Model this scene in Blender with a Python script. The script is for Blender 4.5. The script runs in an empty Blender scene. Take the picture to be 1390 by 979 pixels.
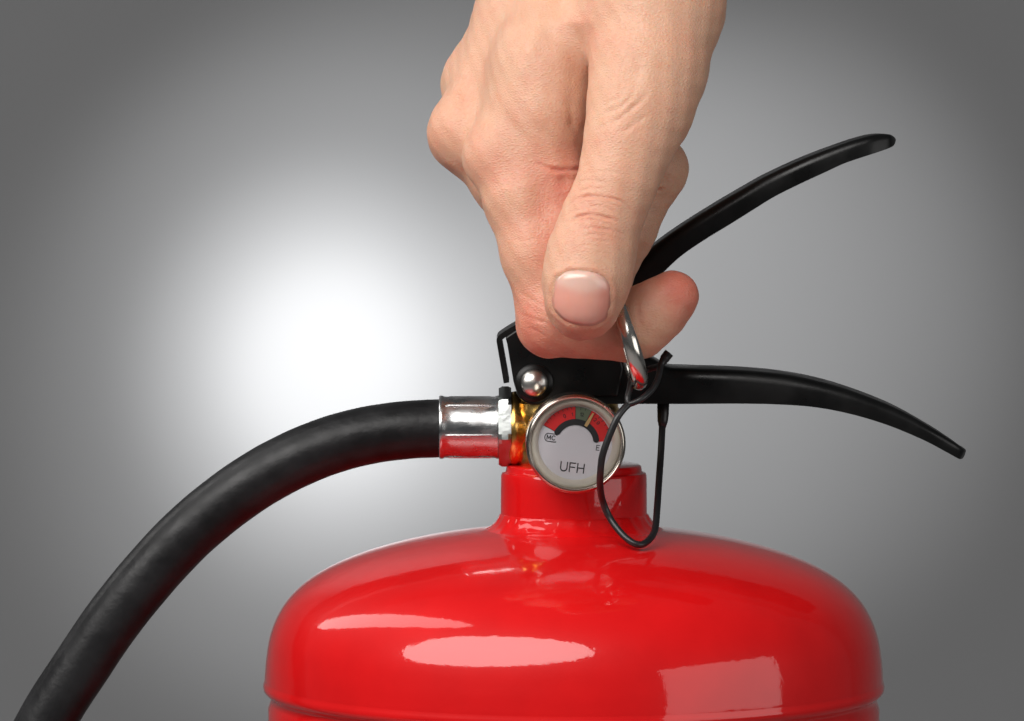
import bpy, bmesh, math, random
import numpy as np
from mathutils import Vector, Matrix
random.seed(7); np.random.seed(7)

scene = bpy.context.scene
col = scene.collection

# ------------------------------------------------------------------ camera
PITCH = math.radians(3.15)          # looking slightly down
DIST = 1.30                         # metres to the bottle axis plane (y = 0)
FPX = 6842.0                        # focal length in photo pixels (1390 wide)
ZC = 0.470                          # height of the picture centre above the floor
CX = -84 * DIST / FPX               # bottle axis is x = 0
CAM = Vector((CX, -DIST * math.cos(PITCH), ZC + DIST * math.sin(PITCH)))
FWD = Vector((0, math.cos(PITCH), -math.sin(PITCH)))
UPV = Vector((0, math.sin(PITCH), math.cos(PITCH)))

cd = bpy.data.cameras.new('camera')
cam = bpy.data.objects.new('camera', cd); col.objects.link(cam)
cam.location = CAM
cam.rotation_euler = (math.pi / 2 - PITCH, 0, 0)
cd.sensor_width = 36; cd.lens = 36 * FPX / 1390
cd.clip_start = 0.05; cd.clip_end = 50
scene.camera = cam

# ------------------------------------------------------------------ world, studio lamps, exposure
world = bpy.data.worlds.new('World'); scene.world = world
world.use_nodes = True
bg = world.node_tree.nodes['Background']
bg.inputs[0].default_value = (0.9, 0.95, 1, 1); bg.inputs[1].default_value = 0.07
vs = scene.view_settings
vs.view_transform = 'Standard'; vs.look = 'None'; vs.gamma = 1; vs.exposure = 0
vs.use_curve_mapping = False
scene.render.film_transparent = False
scene.cycles.max_bounces = 8
scene.cycles.use_denoising = True

def lamp(name, kind, loc, target, power, color=(1, 1, 1), xaxis=None, **kw):
    ld = bpy.data.lights.new(name, kind); ld.energy = power; ld.color = color
    for k, v in kw.items(): setattr(ld, k, v)
    o = bpy.data.objects.new(name, ld); col.objects.link(o)
    o.location = loc
    o.rotation_euler = (Vector(target) - Vector(loc)).to_track_quat('-Z', 'Y').to_euler()
    if xaxis:                                   # roll the softbox so that its long side lies along xaxis
        zz = (Vector(loc) - Vector(target)).normalized(); xx = Vector(xaxis); xx = (xx - zz * xx.dot(zz)).normalized()
        o.rotation_euler = Matrix((xx, zz.cross(xx), zz)).transposed().to_euler()
    return o

SUBJ = (0, -0.02, 0.45)
lamp('softbox_key', 'AREA', (-0.47, -0.68, 1.08), SUBJ, 15.5, (1, 0.975, 0.95), (1.1, -0.56, 0.26), shape='ELLIPSE', size=1.38, size_y=0.62)
lamp('softbox_left', 'AREA', (-0.69, 0.20, 1.12), SUBJ, 2.6, (1, 0.98, 0.96), (0.37, -0.72, 0.55), shape='ELLIPSE', size=1.05, size_y=0.26)
lamp('softbox_fill', 'AREA', (0.92, -0.64, 0.58), SUBJ, 2.9, (1, 0.98, 0.96), shape='RECTANGLE', size=0.98, size_y=0.52)
WALL_Y = 1.25
# spots on the backdrop: a hot core left of the bottle in a wide soft pool, a weaker pool on the right
for nm, tx, tz, dz, size, power in (('backdrop_core', -0.1073, 0.397, 0.34, 9.5, 38), ('backdrop_pool', -0.1073, 0.397, 0.34, 15, 42),
                                    ('backdrop_halo', -0.1073, 0.397, 0.34, 26, 17), ('backdrop_right', 0.098, 0.427, 0.40, 22, 21), ('backdrop_wide', -0.0365, 0.416, 0.40, 29, 13), ('backdrop_high', -0.36, 1.10, 0.30, 48, 26)):
    lamp(nm, 'SPOT', (tx, 0.45, tz + dz), (tx, WALL_Y, tz), power, spot_size=math.radians(size), spot_blend=1.0, shadow_soft_size=0.02)

# ------------------------------------------------------------------ helpers
def P(px, py, y=0.0):
    """point at depth y (metres) that the photo shows at pixel px, py"""
    d = FWD + Vector((1, 0, 0)) * ((px - 695) / FPX) + UPV * ((489.5 - py) / FPX)
    return CAM + d * ((y - CAM.y) / d.y)

def Pm(px, py, ymm): return P(px, py, ymm / 1000.0)

def link(name, mesh, mat=None, parent=None, smooth=True):
    o = bpy.data.objects.new(name, mesh); col.objects.link(o)
    if mat: mesh.materials.append(mat)
    if smooth and len(mesh.polygons): mesh.polygons.foreach_set('use_smooth', [True] * len(mesh.polygons))
    if parent: o.parent = parent
    return o

def from_py(name, vs_, fs_, mat=None, parent=None, smooth=True):
    m = bpy.data.meshes.new(name); m.from_pydata([tuple(v) for v in vs_], [], fs_); m.update()
    bm = bmesh.new(); bm.from_mesh(m); bmesh.ops.recalc_face_normals(bm, faces=bm.faces); bm.to_mesh(m); bm.free()
    return link(name, m, mat, parent, smooth)

def sharp(o, deg=35):
    """keep hard edges hard under smooth shading"""
    bm = bmesh.new(); bm.from_mesh(o.data)
    for e in bm.edges:
        if len(e.link_faces) == 2 and e.calc_face_angle(0) > math.radians(deg): e.smooth = False
    bm.to_mesh(o.data); bm.free(); return o

def bevel(o, w, seg=2, deg=30):
    md = o.modifiers.new('bevel', 'BEVEL'); md.width = w; md.segments = seg
    md.limit_method = 'ANGLE'; md.angle_limit = math.radians(deg); md.harden_normals = False
    return o

def catmull(pts, n=12):
    pts = [Vector(p) for p in pts]; out = []
    for i in range(len(pts) - 1):
        p0 = pts[max(i - 1, 0)]; p1 = pts[i]; p2 = pts[i + 1]; p3 = pts[min(i + 2, len(pts) - 1)]
        for k in range(n):
            t = k / n
            out.append(0.5 * ((2 * p1) + (p2 - p0) * t + (2 * p0 - 5 * p1 + 4 * p2 - p3) * t * t + (3 * p1 - p0 - 3 * p2 + p3) * t ** 3))
    out.append(pts[-1]); return out

def lathe(name, prof, mat, parent=None, seg=96, M=None, jitter=None):
    """prof: (r, h) list from bottom to top along local z, M a 4x4 placing it"""
    vs_ = []; fs_ = []; rows = []
    for r, h in prof:
        if r < 1e-7:
            rows.append([len(vs_)]); vs_.append((0, 0, h))
        else:
            rows.append(list(range(len(vs_), len(vs_) + seg)))
            for k in range(seg):
                a = 2 * math.pi * k / seg
                rr = r * (jitter(a, h) if jitter else 1)
                vs_.append((rr * math.cos(a), rr * math.sin(a), h))
    for i in range(len(rows) - 1):
        A, B = rows[i], rows[i + 1]
        for k in range(seg):
            j = (k + 1) % seg
            if len(A) == 1 and len(B) == 1: continue
            if len(A) == 1: fs_.append((A[0], B[j], B[k]))
            elif len(B) == 1: fs_.append((A[k], A[j], B[0]))
            else: fs_.append((A[k], A[j], B[j], B[k]))
    if M is not None: vs_ = [M @ Vector(v) for v in vs_]
    return from_py(name, vs_, fs_, mat, parent)

def tube(name, pts, rad, mat, parent=None, seg=16, caps=True, up=Vector((0, 0, 1)), rfun=None):
    pts = [Vector(p) for p in pts]; n = len(pts); vs_ = []; fs_ = []
    t0 = (pts[1] - pts[0]).normalized()
    nrm = t0.orthogonal().normalized()
    for i, p in enumerate(pts):
        t = (pts[min(i + 1, n - 1)] - pts[max(i - 1, 0)]).normalized()
        nrm = (nrm - t * nrm.dot(t)).normalized(); b = t.cross(nrm)
        r = rad[i] if hasattr(rad, '__len__') else rad
        for k in range(seg):
            a = 2 * math.pi * k / seg
            rr = r * (rfun(i, a) if rfun else 1)
            vs_.append(p + nrm * (rr * math.cos(a)) + b * (rr * math.sin(a)))
    for i in range(n - 1):
        for k in range(seg):
            j = (k + 1) % seg
            fs_.append((i * seg + k, i * seg + j, (i + 1) * seg + j, (i + 1) * seg + k))
    if caps:
        fs_.append(tuple(range(seg))[::-1]); fs_.append(tuple(range((n - 1) * seg, n * seg)))
    return from_py(name, vs_, fs_, mat, parent)

def empty(name, loc, label, cat, group=None):
    o = bpy.data.objects.new(name, None); col.objects.link(o); o.location = loc
    o.empty_display_size = 0.02
    o['label'] = label; o['category'] = cat
    if group: o['group'] = group
    return o

def adopt(parent):
    """children were built in world coordinates: keep them there"""
    bpy.context.view_layer.update()
    for c in parent.children_recursive:
        c.matrix_parent_inverse = c.parent.matrix_world.inverted() if c.parent is parent else Matrix()

# ------------------------------------------------------------------ materials
def mat(name, base, rough=0.5, metal=0.0, **kw):
    m = bpy.data.materials.new(name); m.use_nodes = True
    b = m.node_tree.nodes['Principled BSDF']
    b.inputs['Base Color'].default_value = (*base, 1); b.inputs['Roughness'].default_value = rough
    b.inputs['Metallic'].default_value = metal
    for k, v in kw.items(): b.inputs[k].default_value = v
    return m

def node(m, t, **props):
    n = m.node_tree.nodes.new(t)
    for k, v in props.items(): setattr(n, k, v)
    return n

def noise_bump(m, scale, dist, strength=0.5, detail=3, kind='ShaderNodeTexNoise', to=None):
    nt = m.node_tree; b = nt.nodes['Principled BSDF']
    tc = node(m, 'ShaderNodeTexCoord'); nz = node(m, kind); nz.inputs['Scale'].default_value = scale
    if 'Detail' in nz.inputs: nz.inputs['Detail'].default_value = detail
    bp = node(m, 'ShaderNodeBump'); bp.inputs['Distance'].default_value = dist; bp.inputs['Strength'].default_value = strength
    nt.links.new(tc.outputs['Object'], nz.inputs['Vector'])
    nt.links.new(nz.outputs[0], bp.inputs['Height'])
    old = b.inputs['Normal'].links
    if old: nt.links.new(old[0].from_socket, bp.inputs['Normal'])
    nt.links.new(bp.outputs[0], b.inputs['Normal'])
    return nz

def noise_mix(m, scale, a, b_, sock='Base Color', lo=0.35, hi=0.65, detail=4, stretch=(1, 1, 1)):
    nt = m.node_tree; b = nt.nodes['Principled BSDF']
    tc = node(m, 'ShaderNodeTexCoord'); mp = node(m, 'ShaderNodeMapping'); mp.inputs['Scale'].default_value = stretch
    nz = node(m, 'ShaderNodeTexNoise'); nz.inputs['Scale'].default_value = scale; nz.inputs['Detail'].default_value = detail
    rp = node(m, 'ShaderNodeValToRGB')
    rp.color_ramp.elements[0].position = lo; rp.color_ramp.elements[1].position = hi
    f = lambda c: (*c, 1) if hasattr(c, '__len__') else (c, c, c, 1)
    rp.color_ramp.elements[0].color = f(a); rp.color_ramp.elements[1].color = f(b_)
    nt.links.new(tc.outputs['Object'], mp.inputs[0]); nt.links.new(mp.outputs[0], nz.inputs['Vector'])
    nt.links.new(nz.outputs[0], rp.inputs[0]); nt.links.new(rp.outputs[0], b.inputs[sock])

M_red = mat('red_enamel', (0.80, 0.006, 0.010), 0.45, 0, **{'Specular IOR Level': 0.12, 'Coat Weight': 0.9, 'Coat Roughness': 0.065})
noise_mix(M_red, 60, (0.60, 0.004, 0.005), (0.66, 0.005, 0.006))
noise_bump(M_red, 420, 0.0003, 0.10, 2)
noise_bump(M_red, 90, 0.001, 0.05, 2)
_b = M_red.node_tree.nodes['Principled BSDF']
M_red.node_tree.links.new(_b.inputs['Normal'].links[0].from_socket, _b.inputs['Coat Normal'])   # orange peel in the clear coat too
M_black = mat('black_powder_coat', (0.004, 0.004, 0.004), 0.32, 0, **{'Specular IOR Level': 0.3})
noise_bump(M_black, 900, 0.0001, 0.25, 2)
noise_mix(M_black, 120, 0.26, 0.42, 'Roughness')
M_rubber = mat('black_rubber', (0.014, 0.014, 0.015), 0.5, 0, **{'Specular IOR Level': 0.25})
noise_mix(M_rubber, 90, (0.006, 0.006, 0.0065), (0.016, 0.016, 0.017))
noise_mix(M_rubber, 140, 0.34, 0.5, 'Roughness')
noise_bump(M_rubber, 420, 0.0004, 0.35, 4)
M_plastic = mat('black_plastic', (0.012, 0.012, 0.013), 0.38)
noise_bump(M_plastic, 500, 0.0002, 0.2, 2)
M_chrome = mat('polished_steel', (0.72, 0.69, 0.65), 0.14, 1.0)
noise_mix(M_chrome, 220, 0.10, 0.26, 'Roughness')
M_nickel = mat('nickel_wire', (0.76, 0.72, 0.66), 0.2, 1.0)
noise_mix(M_nickel, 300, 0.12, 0.3, 'Roughness')
M_zinc = mat('zinc_plated_steel', (0.62, 0.62, 0.62), 0.25, 1.0)
noise_mix(M_zinc, 160, 0.18, 0.34, 'Roughness', stretch=(1, 1, 3))
noise_bump(M_zinc, 500, 0.0002, 0.25, 3)
M_brass = mat('brass', (0.72, 0.42, 0.10), 0.25, 1.0)
noise_mix(M_brass, 200, (0.68, 0.38, 0.09), (0.90, 0.60, 0.20))
noise_bump(M_brass, 400, 0.0003, 0.2, 3)
M_cream = mat('cream_plastic', (0.80, 0.74, 0.63), 0.35)
M_dial = mat('white_dial_print', (0.72, 0.70, 0.74), 0.45)
M_dred = mat('red_dial_print', (0.70, 0.02, 0.02), 0.5)
M_dgreen = mat('green_dial_print', (0.13, 0.16, 0.10), 0.5)
M_ink = mat('black_ink', (0.02, 0.02, 0.022), 0.5)
M_gold = mat('gold_needle', (0.75, 0.50, 0.22), 0.35, 0.3)
M_wall = mat('grey_backdrop_paper', (0.262, 0.262, 0.262), 0.9)
M_wall.node_tree.nodes['Principled BSDF'].inputs['Specular IOR Level'].default_value = 0.1
noise_mix(M_wall, 3, (0.259, 0.262, 0.267), (0.262, 0.265, 0.270))

# clear gauge window: thin sheet, see-through with a faint mirror
M_glass = bpy.data.materials.new('clear_gauge_window'); M_glass.use_nodes = True
nt = M_glass.node_tree; nt.nodes.clear()
out = nt.nodes.new('ShaderNodeOutputMaterial'); mx = nt.nodes.new('ShaderNodeMixShader')
tr = nt.nodes.new('ShaderNodeBsdfTransparent'); gl = nt.nodes.new('ShaderNodeBsdfGlossy'); gl.inputs['Roughness'].default_value = 0.05
fr = nt.nodes.new('ShaderNodeFresnel'); fr.inputs[0].default_value = 1.35
nt.links.new(fr.outputs[0], mx.inputs[0]); nt.links.new(tr.outputs[0], mx.inputs[1]); nt.links.new(gl.outputs[0], mx.inputs[2])
nt.links.new(mx.outputs[0], out.inputs[0])

# ------------------------------------------------------------------ backdrop (paper sweep: floor curving up into wall)
prof = [(-2.2, 0.0), (0.0, 0.0), (WALL_Y - 0.35, 0.0)]
for k in range(1, 13):
    a = math.pi / 2 * k / 12
    prof.append((WALL_Y - 0.35 + 0.35 * math.sin(a), 0.35 - 0.35 * math.cos(a)))
prof.append((WALL_Y, 2.4))
vs_ = []; fs_ = []
for y, z in prof: vs_ += [(-2.0, y, z), (2.0, y, z)]
for i in range(len(prof) - 1): fs_.append((2 * i, 2 * i + 1, 2 * i + 3, 2 * i + 2))
bd = from_py('backdrop', vs_, fs_, M_wall); bd['kind'] = 'structure'

# ------------------------------------------------------------------ fire extinguisher
ext = empty('fire_extinguisher', (0, 0, 0), 'red enamelled fire extinguisher with pressure gauge, black hose and two black levers', 'fire extinguisher')
def Z(py): return P(779, py, 0).z
mmpx = DIST / FPX

# body: profile in (radius px, py), silhouette of the dome
dome = [(100, 712), (108, 715), (122, 719), (150, 722.5), (190, 728.5), (230, 736.5), (270, 747), (305, 759), (338, 774), (366, 792), (388, 813), (403, 836), (413, 862), (418, 890), (420, 912), (420.5, 921)]
sm = catmull([(r * mmpx, 0, Z(py)) for r, py in dome], 6)
body_prof = [(v.x, v.z) for v in sm]
R0 = 420 * mmpx
zr = Z(925)
body_prof += [(R0 + 0.0003, zr), (R0 + 0.0005, zr - 0.0008), (R0 + 0.0003, zr - 0.0018), (R0 - 0.0004, zr - 0.0026), (R0 - 0.0013, zr - 0.0032), (R0 - 0.0017, zr - 0.0040), (R0 - 0.0013, zr - 0.0052), (R0 - 0.0008, zr - 0.0066), (R0 - 0.0008, zr - 0.02), (R0 - 0.0008, 0.03), (R0 - 0.004, 0.02), (R0 - 0.004, 0.004), (R0 - 0.006, 0.0015), (R0 - 0.016, 0.0015), (0, 0.004)]
body_prof = [(0.0, Z(712))] + body_prof
body = lathe('body', body_prof[::-1], M_red, ext, 192)
# neck collar and its weld
cp = [(96, 716), (99, 708), (99.5, 700), (99.3, 660), (99, 645), (97.5, 641.5), (94, 640.5), (92.5, 639), (92, 634), (90.5, 631.5), (87, 630.5), (60, 630.2)]
collar = lathe('neck_collar', [(r * mmpx, Z(py)) for r, py in cp], M_red, ext, 128)
sharp(collar, 50)
def wob(a, h): return 1 + 0.006 * math.sin(7 * a + 1) + 0.005 * math.sin(17 * a + h * 900) + 0.004 * math.sin(31 * a)
wp = [(98, 696), (101, 698), (103, 702), (107, 708.5), (113, 714.5), (121, 719), (129, 722), (136, 723.5), (136, 728)]
lathe('weld_bead', [(r * mmpx, Z(py)) for r, py in wp][::-1], M_red, ext, 160, jitter=wob)

# brass valve body
vp = [(40, 634), (66, 632), (67, 626), (68, 620), (72, 612), (73, 600), (70.5, 594), (70.5, 572), (73, 566), (73, 556), (71, 552), (71, 546), (62, 540), (58, 534), (30, 530), (0, 530)]
AXV = P(768, 590, 0).x
valve = lathe('valve_body', [(r * mmpx, Z(py)) for r, py in vp], M_brass, ext, 96, Matrix.Translation((AXV, 0, 0)))
sharp(valve, 40)

def xlathe(name, prof, mt, parent, py, seg=64):
    """lathe about a horizontal axis along x at height py; prof (r px, px)"""
    zz = Z(py)
    M = Matrix(((0, 0, 1, 0), (0, 1, 0, 0), (-1, 0, 0, zz), (0, 0, 0, 1)))
    return lathe(name, [(r * mmpx, P(x, py, 0).x) for r, x in prof], mt, parent, seg, M)
PYH = 580
xlathe('outlet_boss', [(0, 690), (46, 690), (50, 694), (51, 700), (48, 706), (46, 715), (46, 730)], M_brass, valve, PYH + 2)

# hose: rubber tube with crimped ferrule and hex nut
cl = [(612, 581.5), (597, 581.5), (550, 584), (500, 591), (450, 604), (400, 624), (350, 651), (300, 686), (250, 729), (200, 783), (152, 843), (110, 905), (68, 970), (38, 1030), (20, 1090)]
hp = [Pm(x, y, 0) for x, y in cl]
hp += [Vector((hp[-1].x - 0.0005, 0, hp[-1].z - 0.04)), Vector((hp[-1].x + 0.010, -0.004, hp[-1].z - 0.10)), Vector((hp[-1].x + 0.03, -0.01, 0.22)), Vector((hp[-1].x + 0.045, -0.014, 0.15))]
hpts = catmull(hp, 8)
_n0 = (hpts[1] - hpts[0]).normalized().orthogonal().normalized(); _b0 = (hpts[1] - hpts[0]).normalized().cross(_n0)
_d = Vector((0, -0.62, 0.78)); SEAM = math.atan2(_d.dot(_b0), _d.dot(_n0))
def seam(i, a):
    d = abs((a - SEAM + math.pi) % (2 * math.pi) - math.pi)
    return 1 + 0.011 * math.exp(-(d / 0.045) ** 2) * (0.55 + 0.45 * math.sin(i * 1.7) * math.sin(i * .53 + 1)) + 0.002 * math.sin(i * .9 + 2 * a)
hose = tube('hose', hpts, 39.5 * mmpx, M_rubber, ext, 144, rfun=seam)
nz_ = hpts[-1]
tube('nozzle', [nz_ + Vector((0.0, 0, 0.006)), nz_ + Vector((0.002, 0, -0.01)), nz_ + Vector((0.006, 0, -0.03)), nz_ + Vector((0.013, 0, -0.07))], [0.0095, 0.0095, 0.008, 0.0125], M_plastic, hose, 32)
fer = xlathe('ferrule', [(36, 596), (42, 596.2), (43, 597.5), (43, 601), (41.6, 603.5), (41.4, 618), (42.4, 636), (41.6, 655), (41.8, 672), (43, 674.5), (43, 677), (38, 679)], M_zinc, hose, PYH)
# crimp ridges: flats pressed along the ferrule
for a in (0.2, 1.25, 2.3, 3.34, 4.39, 5.43):
    r = 41.9 * mmpx; zc = Z(PYH)
    pa = Vector((P(605, PYH, 0).x, r * math.cos(a), zc + r * math.sin(a))); pb = Vector((P(671, PYH, 0).x, pa.y, pa.z))
    tube('crimp_ridge', [pa, pa.lerp(pb, .1), pa.lerp(pb, .9), pb], [0.0001, 0.00032, 0.00032, 0.0001], M_zinc, fer, 8)
# hex nut along x
def hexnut(name, x0, x1, rpx, py, mt, parent, rot=0.3):
    zz = Z(py); vs_ = []; fs_ = []
    X0 = P(x0, py, 0).x; X1 = P(x1, py, 0).x; n = 48
    for (X, f) in ((X0, 0.0), (X0, 1), (X0 + 0.0008, 2), (X1 - 0.0008, 2), (X1, 1), (X1, 0.0)):
        for k in range(n):
            a = 2 * math.pi * k / n
            hexr = rpx * mmpx * math.cos(math.pi / 6) / math.cos(((a - rot + math.pi / 6) % (math.pi / 3)) - math.pi / 6)
            cr = rpx * mmpx * 0.93
            r = 0.55 * cr if f == 0 else min(hexr, cr) if f == 1 else min(hexr, rpx * mmpx * 0.985)
            vs_.append((X, r * math.cos(a), zz + r * math.sin(a)))
    for i in range(5):
        for k in range(n):
            j = (k + 1) % n; fs_.append((i * n + k, i * n + j, (i + 1) * n + j, (i + 1) * n + k))
    fs_.append(tuple(range(n))); fs_.append(tuple(range(5 * n, 6 * n)))
    return sharp(from_py(name, vs_, fs_, mt, parent), 22)
M_nut = mat('zinc_nut', (0.44, 0.46, 0.45), 0.3, 1.0); noise_bump(M_nut, 500, 0.0002, 0.3, 3)
hexnut('hex_nut', 677, 694, 56.5, 579, M_nut, hose, -0.2618)

# channel-section levers: loft of a rounded inverted U along matching top and bottom edges
def channel(name, rows, mt, parent, th=0.0016, ydepth=0.0, crown=0.0022):
    """rows: (top px,py, bottom px,py, half width mm)"""
    T = catmull([(a, b, w) for a, b, c, d, w in rows], 6); B = catmull([(c, d, w) for a, b, c, d, w in rows], 6)
    vs_ = []; fs_ = []; n = None
    for t, b in zip(T, B):
        top = P(t.x, t.y, ydepth); bot = P(b.x, b.y, ydepth)
        h = (top - bot).length; u = (top - bot).normalized(); w = t.z / 1000
        rc = min(0.0030, h * 0.42, w * 0.6)
        loop = []
        for s in (-1, 1):
            part = [(s * w, 0.0), (s * w, (h - rc) * 0.5)]
            for k in range(6):
                a = math.pi / 2 * k / 5
                part.append((s * (w - rc + rc * math.cos(a)), h - rc + rc * math.sin(a) * 1.0))
            loop += part if s == -1 else part[::-1]
        tt = min(th, h * 0.3, w * 0.4)
        wi = w - tt; hi = h - tt; ri = max(rc - tt, 0.0003)
        inner = []
        for s in (1, -1):
            part = [(s * wi, 0.0)]
            for k in range(4):
                a = math.pi / 2 * k / 3
                part.append((s * (wi - ri + ri * math.cos(a)), hi - ri + ri * math.sin(a)))
            inner += part if s == 1 else part[::-1]
        loop += inner
        n = len(loop)
        for (yy, hh) in loop: vs_.append(bot + u * hh + Vector((0, yy, 0)))
    m = len(T)
    for i in range(m - 1):
        for k in range(n):
            j = (k + 1) % n; fs_.append((i * n + k, i * n + j, (i + 1) * n + j, (i + 1) * n + k))
    fs_.append(tuple(range(n))); fs_.append(tuple(range((m - 1) * n, m * n)))
    o = from_py(name, vs_, fs_, mt, parent); sharp(o, 48); return o

handle = channel('carry_handle', [
    (700, 466, 722, 541, 10.5), (760, 462, 765, 544, 10.5), (830, 468, 832, 545, 10.5), (880, 482, 882, 545, 10.5), (905, 495, 907, 545, 10.5), (930, 497, 931, 545, 10.5),
    (1000, 499.5, 998, 544.5, 10.8), (1060, 505, 1054, 545.5, 11.2), (1112, 515, 1102, 549, 11.6), (1165, 531.5, 1150, 558, 11.8),
    (1215, 552, 1200, 573, 11.6), (1262, 578, 1248, 593, 11.0), (1290, 596, 1281, 610.5, 9.8), (1304, 606, 1297, 619.5, 8.0), (1309, 609, 1303, 621, 5.2), (1309, 615, 1306, 621, 3)], M_black, ext)

def plate(name, poly, y0, y1, mt, parent, bev=0.0004):
    """flat sheet cut to an outline, between depths y0 and y1 (metres)"""
    n = len(poly); ym = (y0 + y1) / 2
    pts = [P(x, y, ym) for x, y in poly]
    vs_ = [Vector((p.x, y0, p.z)) for p in pts] + [Vector((p.x, y1, p.z)) for p in pts]
    fs_ = [tuple(range(n)), tuple(range(n, 2 * n))[::-1]] + [(k, (k + 1) % n, n + (k + 1) % n, n + k) for k in range(n)]
    o = from_py(name, vs_, fs_, mt, parent, smooth=False); bevel(o, bev); return o
def arc(cx, cy, r, a0, a1, n=14): return [(cx + r * math.cos(math.radians(a0 + (a1 - a0) * k / n)), cy - r * math.sin(math.radians(a0 + (a1 - a0) * k / n))) for k in range(n + 1)]
lug = [(688.5, 467), (686, 458), (716, 437.5), (780, 430), (838, 470), (846, 500), (838, 538), (782, 539)] + arc(727, 521, 29, -45, -150) + [(697, 518)]
for s in (-1, 1): plate('pivot_lug', lug, s * 0.0100, s * 0.0113, M_black, handle)

lever = channel('squeeze_lever', [
    (700, 452, 712, 500, 8.2), (745, 446, 760, 498, 8.2), (795, 428, 812, 472, 8.3), (832, 396, 857, 420, 8.4), (856, 364, 880, 388, 8.5), (879, 338.5, 901, 366.5, 8.7),
    (905, 318, 923, 346, 9.0), (938, 296, 954, 324.5, 9.4), (977, 272, 993, 300.5, 9.8), (1007, 254.7, 1021.5, 282.5, 10.2), (1036, 238.5, 1049, 265.5, 10.6), (1075, 220, 1086, 247, 11.0),
    (1105, 207.6, 1114, 234, 11.3), (1134, 197, 1141, 221.5, 11.4), (1159, 188.5, 1164, 213.5, 11.2), (1183, 182.5, 1186, 206.5, 10.4), (1203, 182, 1204, 200.5, 8.4), (1211, 185, 1211, 197, 5.8), (1215, 189, 1214.5, 192.5, 3)], M_black, ext)
# bent nose of the lever: folded strip standing clear of the plate, with a slit of daylight between
def ribbon(name, line, tpx, y0, y1, mt, parent):
    L = [Vector((x, y, 0)) for x, y in line]; L = catmull(L, 5); n = len(L); a = []; b = []
    for i, p in enumerate(L):
        t = (L[min(i + 1, n - 1)] - L[max(i - 1, 0)]).normalized(); nn = Vector((-t.y, t.x, 0)) * (tpx / 2)
        a.append((p.x + nn.x, p.y + nn.y)); b.append((p.x - nn.x, p.y - nn.y))
    poly = a + b[::-1]
    vs_ = []; m = len(poly)
    for y in (y0, y1): vs_ += [Vector((P(x, py, y0).x, y, P(x, py, y0).z)) for x, py in poly]
    fs_ = [(i, i + 1, 2 * n - 2 - i, 2 * n - 1 - i) for i in range(n - 1)] + [(m + i, m + 2 * n - 1 - i, m + 2 * n - 2 - i, m + i + 1) for i in range(n - 1)]
    fs_ += [(k, m + k, m + (k + 1) % m, (k + 1) % m) for k in range(m)]
    o = from_py(name, vs_, fs_, mt, parent); sharp(o, 40); bevel(o, 0.0003, 2, 50); return o
ribbon('folded_nose', [(760, 418), (716, 437), (697, 447), (682, 456.5), (678, 461), (678.5, 468), (683, 494), (687.5, 520)], 7.5, -0.0105, 0.0105, M_black, lever)
# rivet through the lugs
MR = Matrix.Translation(P(725, 520, -0.0113)) @ Matrix.Rotation(math.pi / 2, 4, 'X')
dome_p = [(0.0036 * math.cos(a) if a < 1.57 else 0, 0.0026 * math.sin(a)) for a in [math.pi / 2 * k / 10 for k in range(11)]]
M_rivet = mat('dull_steel_rivet', (0.70, 0.68, 0.64), 0.30, 1.0); noise_bump(M_rivet, 700, 0.0002, 0.3, 3)
rv = lathe('rivet', [(0.0034, -0.0010), (0.0036, -0.0002)] + dome_p[0:10] + [(0, 0.0026)], M_rivet, handle, 48, MR)
MR2 = Matrix.Translation(P(725, 520, -0.0113)) @ Matrix.Rotation(math.pi / 2, 4, 'X')
lathe('rivet_washer', [(0.0030, 0.0), (0.0047, 0.0), (0.0049, 0.0003), (0.0048, 0.0006), (0.0030, 0.0007)], M_black, handle, 48, MR2)

# ------------------------------------------------------------------ pressure gauge
gauge = bpy.data.objects.new('pressure_gauge', bpy.data.meshes.new('pressure_gauge'))
GY = -0.0300
gc = P(781.5, 602.5, GY)
MG = Matrix.Translation(gc) @ Matrix.Rotation(math.radians(2), 4, 'Z') @ Matrix.Rotation(math.pi / 2 + math.radians(0.5), 4, 'X') @ Matrix.Rotation(math.radians(-7), 4, 'Z')
# local frame: x right, y up on the dial, z towards the viewer
M_bezel = mat('bronzed_bezel', (0.52, 0.47, 0.41), 0.2, 1.0)
case = lathe('gauge', [(0.0045, -0.020), (0.0060, -0.0195), (0.0060, -0.0145), (0.0108, -0.0140), (0.0119, -0.0132), (0.0123, -0.0120), (0.0123, -0.0035), (0.0126, -0.0025), (0.0126, 0.0002), (0.0124, 0.0010), (0.0119, 0.0013), (0.0115, 0.0010), (0.0113, 0.0002), (0.0112, -0.0020), (0.0112, -0.0030)], M_bezel, ext, 128, MG)
sharp(case, 45)
def gl_part(name, prof, mt): return lathe(name, prof, mt, case, 96, MG)
gl_part('inner_ring', [(0.01125, -0.0006), (0.0109, -0.0003), (0.0103, -0.0004), (0.0098, -0.0012), (0.0094, -0.0021), (0.0093, -0.0026)], M_cream)
dial = gl_part('dial', [(0.0112, -0.0031), (0.0110, -0.0024), (0.0090, -0.0024), (0.004, -0.0024), (0, -0.0024)], M_dial)
ZD = -0.0024
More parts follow.
